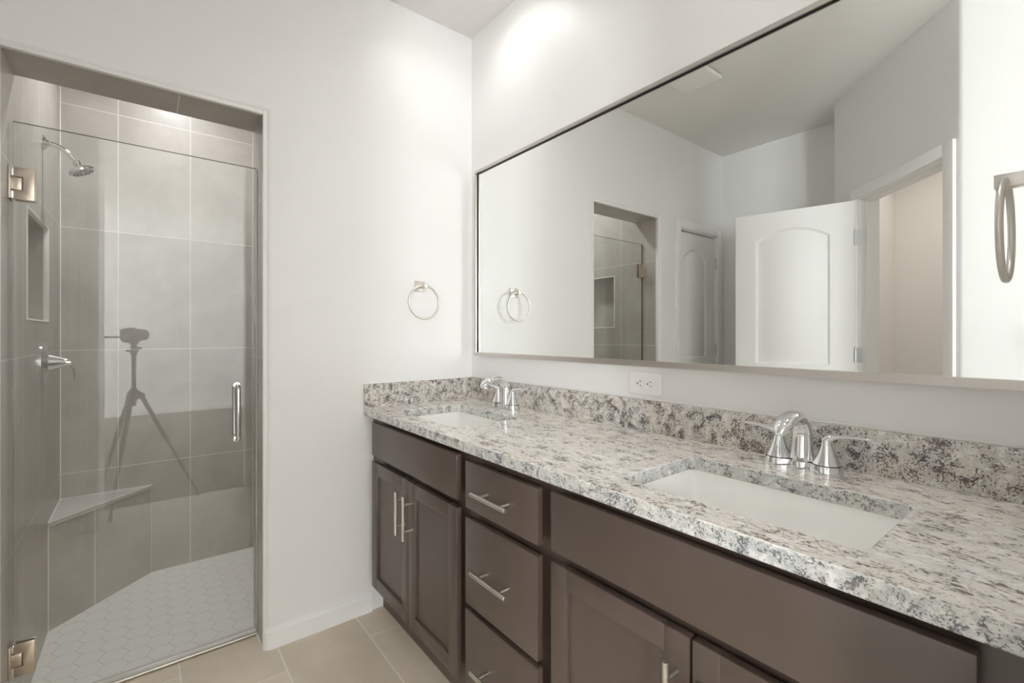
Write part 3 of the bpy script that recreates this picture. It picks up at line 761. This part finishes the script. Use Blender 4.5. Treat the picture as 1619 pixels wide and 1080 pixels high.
# faucets
def faucet(yc, label):
    x = -.092
    t = thing('bathroom_faucet', (x, yc, ZC), label, 'faucet', 'two-handle chrome faucets')
    # base plate: three merged bosses
    pts = []
    o = []
    n = 72
    for k in range(n):
        a = 2 * PI * k / n; best = 0
        d = Vector((math.cos(a), math.sin(a)))
        for cy_, rr in ((-.051, .0335), (0, .029), (.051, .0335)):
            # ray from the centre against each boss circle
            bq = -2 * d.y * cy_; cq = cy_ * cy_ - rr * rr; disc = bq * bq - 4 * cq
            if disc >= 0:
                tq = (-bq + math.sqrt(disc)) / 2
                if tq > best: best = tq
        o.append(Vector((x + d.x * best, yc + d.y * best, ZC)))
    b = B()
    m = bmesh.new(); lvls = [(1.0, 0), (1.0, .004), (.93, .018), (.90, .022)]
    R = []
    for s_, h in lvls:
        ring = []
        for p in o:
            dx, dy = p.x - x, p.y - yc
            # shrink towards the nearest boss line
            cyc = max(-.051, min(.051, dy))
            ring.append(m.verts.new((x + dx * s_, yc + cyc + (dy - cyc) * s_, ZC + h)))
        R.append(ring)
    for a, c in zip(R, R[1:]):
        for i in range(n):
            j = (i + 1) % n; m.faces.new((a[i], a[j], c[j], c[i]))
    m.faces.new(R[0]); m.faces.new(R[-1]); bmesh.ops.recalc_face_normals(m, faces=m.faces); b.add(m)
    put('base_plate', b, M_chrome, t, smooth=50)
    # spout: arched and tapering, drooping nose
    P = [(0, 0, .018), (0, 0, .045), (.001, 0, .075), (-.004, 0, .100), (-.020, 0, .120), (-.045, 0, .130), (-.073, 0, .128), (-.098, 0, .118), (-.116, 0, .107), (-.127, 0, .099)]
    rad = [.0255, .0235, .0210, .0195, .0185, .0190, .0195, .0185, .0150, .0075]
    sqh = [(1, 1), (1, 1), (1, 1), (1.02, .92), (1.08, .82), (1.12, .76), (1.14, .72), (1.12, .70), (1.1, .70), (1, .7)]
    # Catmull-Rom resampling for a smooth arch
    def cr(L, f):
        i = min(int(f), len(L) - 2); u = f - i
        p0, p1, p2, p3 = [L[max(0, min(len(L) - 1, i + q))] for q in (-1, 0, 1, 2)]
        f4 = lambda a, b_, c, d: .5 * ((2 * b_) + (-a + c) * u + (2 * a - 5 * b_ + 4 * c - d) * u * u + (-a + 3 * b_ - 3 * c + d) * u ** 3)
        return tuple(f4(*v) for v in zip(p0, p1, p2, p3)) if isinstance(p0, tuple) else f4(p0, p1, p2, p3)
    fs = [k / 4 for k in range((len(P) - 1) * 4 + 1)]
    PP = [Vector(cr(P, f)) + Vector((x, yc, ZC)) for f in fs]
    sp = put('spout', B().tube(PP, [cr(rad, f) for f in fs], 24, squash=[cr(sqh, f) for f in fs], up=(1, 0, 0)), M_chrome, t, smooth=60)
    put('aerator', B().cyl((x - .102, yc, ZC + .112), (x - .106, yc, ZC + .093), .0095, n=20), M_nickel, sp)
    for s in (-1, 1):
        cy_ = yc + s * .051
        h = put('handle', B().lathe([(.0285, .0235), (.0275, .026), (.0215, .038), (.0160, .051), (.0118, .064), (.0098, .073), (.0094, .079), (.0, .081)], (x, cy_, ZC), (0, 0, 1), 36), M_chrome, t)
        put('gap_ring', B().lathe([(.0287, .0205), (.0287, .0238)], (x, cy_, ZC), (0, 0, 1), 36, cap=False), M_dark, h)
        Lp = [(0, -.004, .074), (0, .004, .081), (0, .016, .0865), (0, .036, .090), (0, .058, .092), (0, .078, .0925), (0, .086, .0925)]
        Lr = [.009, .0095, .009, .0085, .008, .007, .004]
        Ls = [(1, 1), (1, .9), (1, .62), (1, .48), (1, .42), (1, .42), (1, .42)]
        fs2 = [k / 4 for k in range((len(Lp) - 1) * 4 + 1)]
        LL = [Vector((x + p[0], cy_ + s * p[1], ZC + p[2])) for p in [cr(Lp, f) for f in fs2]]
        put('lever', B().tube(LL, [cr(Lr, f) for f in fs2], 16, squash=[cr(Ls, f) for f in fs2], up=(0, 0, 1)), M_chrome, h, smooth=60)
    b = B(); b.cyl((x + .038, yc - .004, ZC + .0), (x + .040, yc - .004, ZC + .072), .0026, n=12); b.sphere((x + .0405, yc - .004, ZC + .076), .0052)
    put('lift_rod', b, M_chrome, t)
    return t
faucet(-.405, 'chrome two-handle faucet at the sink nearest the corner')
faucet(-1.563, 'chrome two-handle faucet at the sink nearest the camera')

# cabinets
def bar_pull(b, p0, p1, q0, q1, out):
    b.cyl(p0, p1, .0062, n=18, bev=.0008)
    for q in (q0, q1): b.cyl(q, Vector(q) + Vector(out), .0045, n=14)
    return b
XB = -.592                                     # bar axis
def hpull(parent, yc, z):
    b = B(); bar_pull(b, (XB, yc - .082, z), (XB, yc + .082, z), (XB, yc - .048, z), (XB, yc + .048, z), (XF - XB + .001, 0, 0))
    return tag(put('bar_pull', b, M_nickel, parent), 'brushed nickel bar pull')
def vpull(parent, y, zc):
    b = B(); bar_pull(b, (XB, y, zc - .080), (XB, y, zc + .080), (XB, y, zc - .048), (XB, y, zc + .048), (XF - XB + .001, 0, 0))
    return tag(put('bar_pull', b, M_nickel, parent), 'brushed nickel bar pull')
def slab(y0, y1, z0, z1): return B().box(XF, XF + FT, y0, y1, z0, z1, .0022, 2)
def shaker(y0, y1, z0, z1, st=.051, dp=.0095):
    b = B()
    b.box(XF, XF + FT, y0, y0 + st, z0, z1, .0018, 2); b.box(XF, XF + FT, y1 - st, y1, z0, z1, .0018, 2)
    b.box(XF + .0002, XF + FT, y0 + st - .001, y1 - st + .001, z0, z0 + st, .0018, 2); b.box(XF + .0002, XF + FT, y0 + st - .001, y1 - st + .001, z1 - st, z1, .0018, 2)
    b.box(XF + dp, XF + FT - .002, y0 + st - .003, y1 - st + .003, z0 + st - .003, z1 - st + .003)
    return b
XFF = XF + FT + .016                           # face frame front
ZT, ZK = ZCB - .001, .118
def carcass(t, ya, yb, stiles, rails):
    """ya < yb; stiles: (y0, y1); rails: (z0, z1)"""
    b = B()
    for y0, y1 in ((ya, ya + .016), (yb - .016, yb)): b.box(XFF + .019, -.002, y0, y1, ZK, ZT)
    b.box(XFF + .019, -.002, ya, yb, ZK, ZK + .016); b.box(-.010, -.002, ya, yb, ZK, ZT)
    for y0, y1 in stiles: b.box(XFF, XFF + .019, y0, y1, ZK, ZT)
    for z0, z1 in rails: b.box(XFF + .0003, XFF + .013, ya + .01, yb - .01, z0, z1)
    put('carcass', b, M_cab, t)
    put('toe_kick', B().box(-.475, -.46, ya, yb, 0, ZK), M_cab, t)
def sink_cab(ya, yb, fa, fb, mid, lip, label):
    t = thing('vanity_cabinet', (-.28, (ya + yb) / 2, 0), label, 'vanity cabinet', 'espresso vanity cabinets')
    carcass(t, ya, yb, ((ya, fa + .07), (fb - .03, yb)), ((ZK, .20), (.62, ZT)))
    put('false_front', slab(fa, fb, .706, .847), M_cab, t)
    for y0, y1, s in ((mid + .003, fb, -1), (fa, mid - .003, 1)):
        d = put('door', shaker(y0, y1, .147, .681), M_cab, t)
        vpull(d, (y0 + .023) if s < 0 else (y1 - .034), .562)
    return t
sink_cab(-.7865, -.001, -.761, -.070, -.4195, 0, 'dark brown sink cabinet in the corner beside the shower wall')
t = thing('drawer_cabinet', (-.28, -.975, 0), 'dark brown three-drawer cabinet between the two sink cabinets', 'drawer cabinet', 'espresso vanity cabinets')
carcass(t, -1.1645, -.7865, ((-1.1645, -1.06), (-.86, -.7865)), ((ZK, .20), (.36, .43), (.63, .72), (.80, ZT)))
for z0, z1, zp in ((.699, .840, .768), (.411, .671, .543), (.147, .394, .262)):
    d = put('drawer', slab(-1.141, -.810, z0, z1), M_cab, t)
    hpull(d, -.9755, zp)
sink_cab(-1.945, -1.1645, -1.913, -1.189, -1.551, 0, 'dark brown sink cabinet nearest the camera at the right')
fl = put('filler_panel', B().box(XFF, XFF + .019, YE + .001, -1.945, ZK, ZT), M_cab, base=(XFF, YE, ZK))
tag(fl, 'narrow dark brown filler strip at the right end of the vanity', 'cabinet filler')

# ------------------------------------------------------------------ towel rings
def towel_ring(base, sgn, label):
    """base: post centre on the wall plane; sgn -1 faces -y, +1 faces +y"""
    x, y, z = base; s = sgn
    t = thing('towel_ring', base, label, 'towel ring', 'brushed nickel towel rings')
    put('wall_plate', B().box(x - .0255, x + .0255, y, y + s * .009, z - .0255, z + .0255, .0012), M_nickel, t)
    put('post', B().box(x - .0105, x + .0105, y + s * .009, y + s * .062, z - .0105, z + .0105, .001), M_nickel, t)
    put('ring', B().tube([(x + .0768 * math.sin(2 * PI * k / 64), y + s * .050, z - .0765 + .0768 * math.cos(2 * PI * k / 64)) for k in range(64)], .0048, 14, closed=True), M_nickel, t)
    return t
towel_ring((-.296, 0, 1.449), -1, 'brushed nickel towel ring on the wall between shower and mirror')
towel_ring((-.262, YE, 1.459), 1, 'brushed nickel towel ring at the right edge, seen edge-on')

# ------------------------------------------------------------------ tripod and camera, reflected in the shower glass
fwv = Vector((math.sin(TH), math.cos(TH), 0)); rtv = Vector((math.cos(TH), -math.sin(TH), 0))
CP = Vector((CAMX, CAMY, CAMZ))
def L(f, r_, z): return CP + fwv * f + rtv * r_ + Vector((0, 0, z))
def obox(b, f0, f1, r0, r1, z0, z1, bev=.0):
    m = bmesh.new(); bmesh.ops.create_cube(m, size=1.0)
    for v in m.verts: v.co = Vector((v.co.x * (f1 - f0), v.co.y * (r1 - r0), v.co.z * (z1 - z0)))
    if bev: bmesh.ops.bevel(m, geom=m.edges[:], offset=bev, segments=3, affect='EDGES')
    for v in m.verts: v.co = L((f0 + f1) / 2 + v.co.x, (r0 + r1) / 2 + v.co.y, (z0 + z1) / 2 + v.co.z)
    b.add(m)
ca = thing('digital_camera', tuple(L(-.13, 0, -.05)), 'dark camera on the tripod, reflected in the shower door glass', 'camera')
b = B(); obox(b, -.165, -.105, -.066, .066, -.048, .044, .010); obox(b, -.160, -.115, -.030, .030, .040, .054, .008)
put('camera_body', b, M_rubber, ca)
put('lens', B().lathe([(.034, -.108), (.036, -.09), (.038, -.05), (.040, -.022), (.034, -.020), (.0, -.030)], CP, tuple(fwv), 36), M_rubber, ca)
b = B(); obox(b, -.150, -.118, -.175, -.060, -.022, -.010, .002); obox(b, -.150, -.12, -.05, .05, -.056, -.048, .002)
put('mounting_rail', b, M_carbon, ca)
AP = L(-.115, 0, 0); AP.z = 0
tp = thing('tripod', tuple(AP), 'three-legged camera tripod, reflected in the shower door glass', 'tripod')
def Zp(z): return Vector((AP.x, AP.y, z))
hd = B(); hd.cyl(Zp(1.095), Zp(1.112), .030, bev=.003); hd.sphere(Zp(1.130), .021); hd.cyl(Zp(1.140), Zp(1.150), .014); hd.cyl(Zp(1.150), Zp(1.163), .028, bev=.003)
hd.cyl(Zp(1.075), Zp(1.095), .022); hd.cyl(Zp(1.105) - rtv * .03, Zp(1.105) - rtv * .05, .010); hd.cyl(Zp(1.12) + rtv * .03, Zp(1.12) + rtv * .05, .010)
put('ball_head', hd, M_rubber, tp)
put('centre_column', B().cyl(Zp(.70), Zp(1.08), .0135), M_carbon, tp)
put('spider', B().lathe([(.022, .745), (.042, .755), (.046, .775), (.040, .80), (.024, .815), (.018, .835)], Zp(0)), M_rubber, tp)
for fx, fy in ((-1.500, -1.715), (-1.000, -1.965), (-1.60, -2.45)):
    F = Vector((fx, fy, .012)); d0 = (Vector((fx, fy, 0)) - Zp(0)).normalized(); T0 = Zp(.775) + d0 * .045
    P_ = lambda f: T0 + (F - T0) * f
    b = B(); b.cyl(T0, P_(.40), .0145); b.cyl(P_(.36), P_(.72), .0115); b.cyl(P_(.70), F, .009)
    lg = put('leg', b, M_carbon, tp)
    put('leg_lock', B().cyl(P_(.37), P_(.43), .0185), M_rubber, lg); put('leg_lock', B().cyl(P_(.69), P_(.74), .0155), M_rubber, lg)
    put('leg_joint', B().sphere(T0, .024), M_rubber, lg)
    put('rubber_foot', B().cyl(P_(.975), F - Vector((0, 0, .008)), .012, .013), M_rubber, lg)

for o in list(bpy.data.objects):
    if '_o' in o: del o['_o']
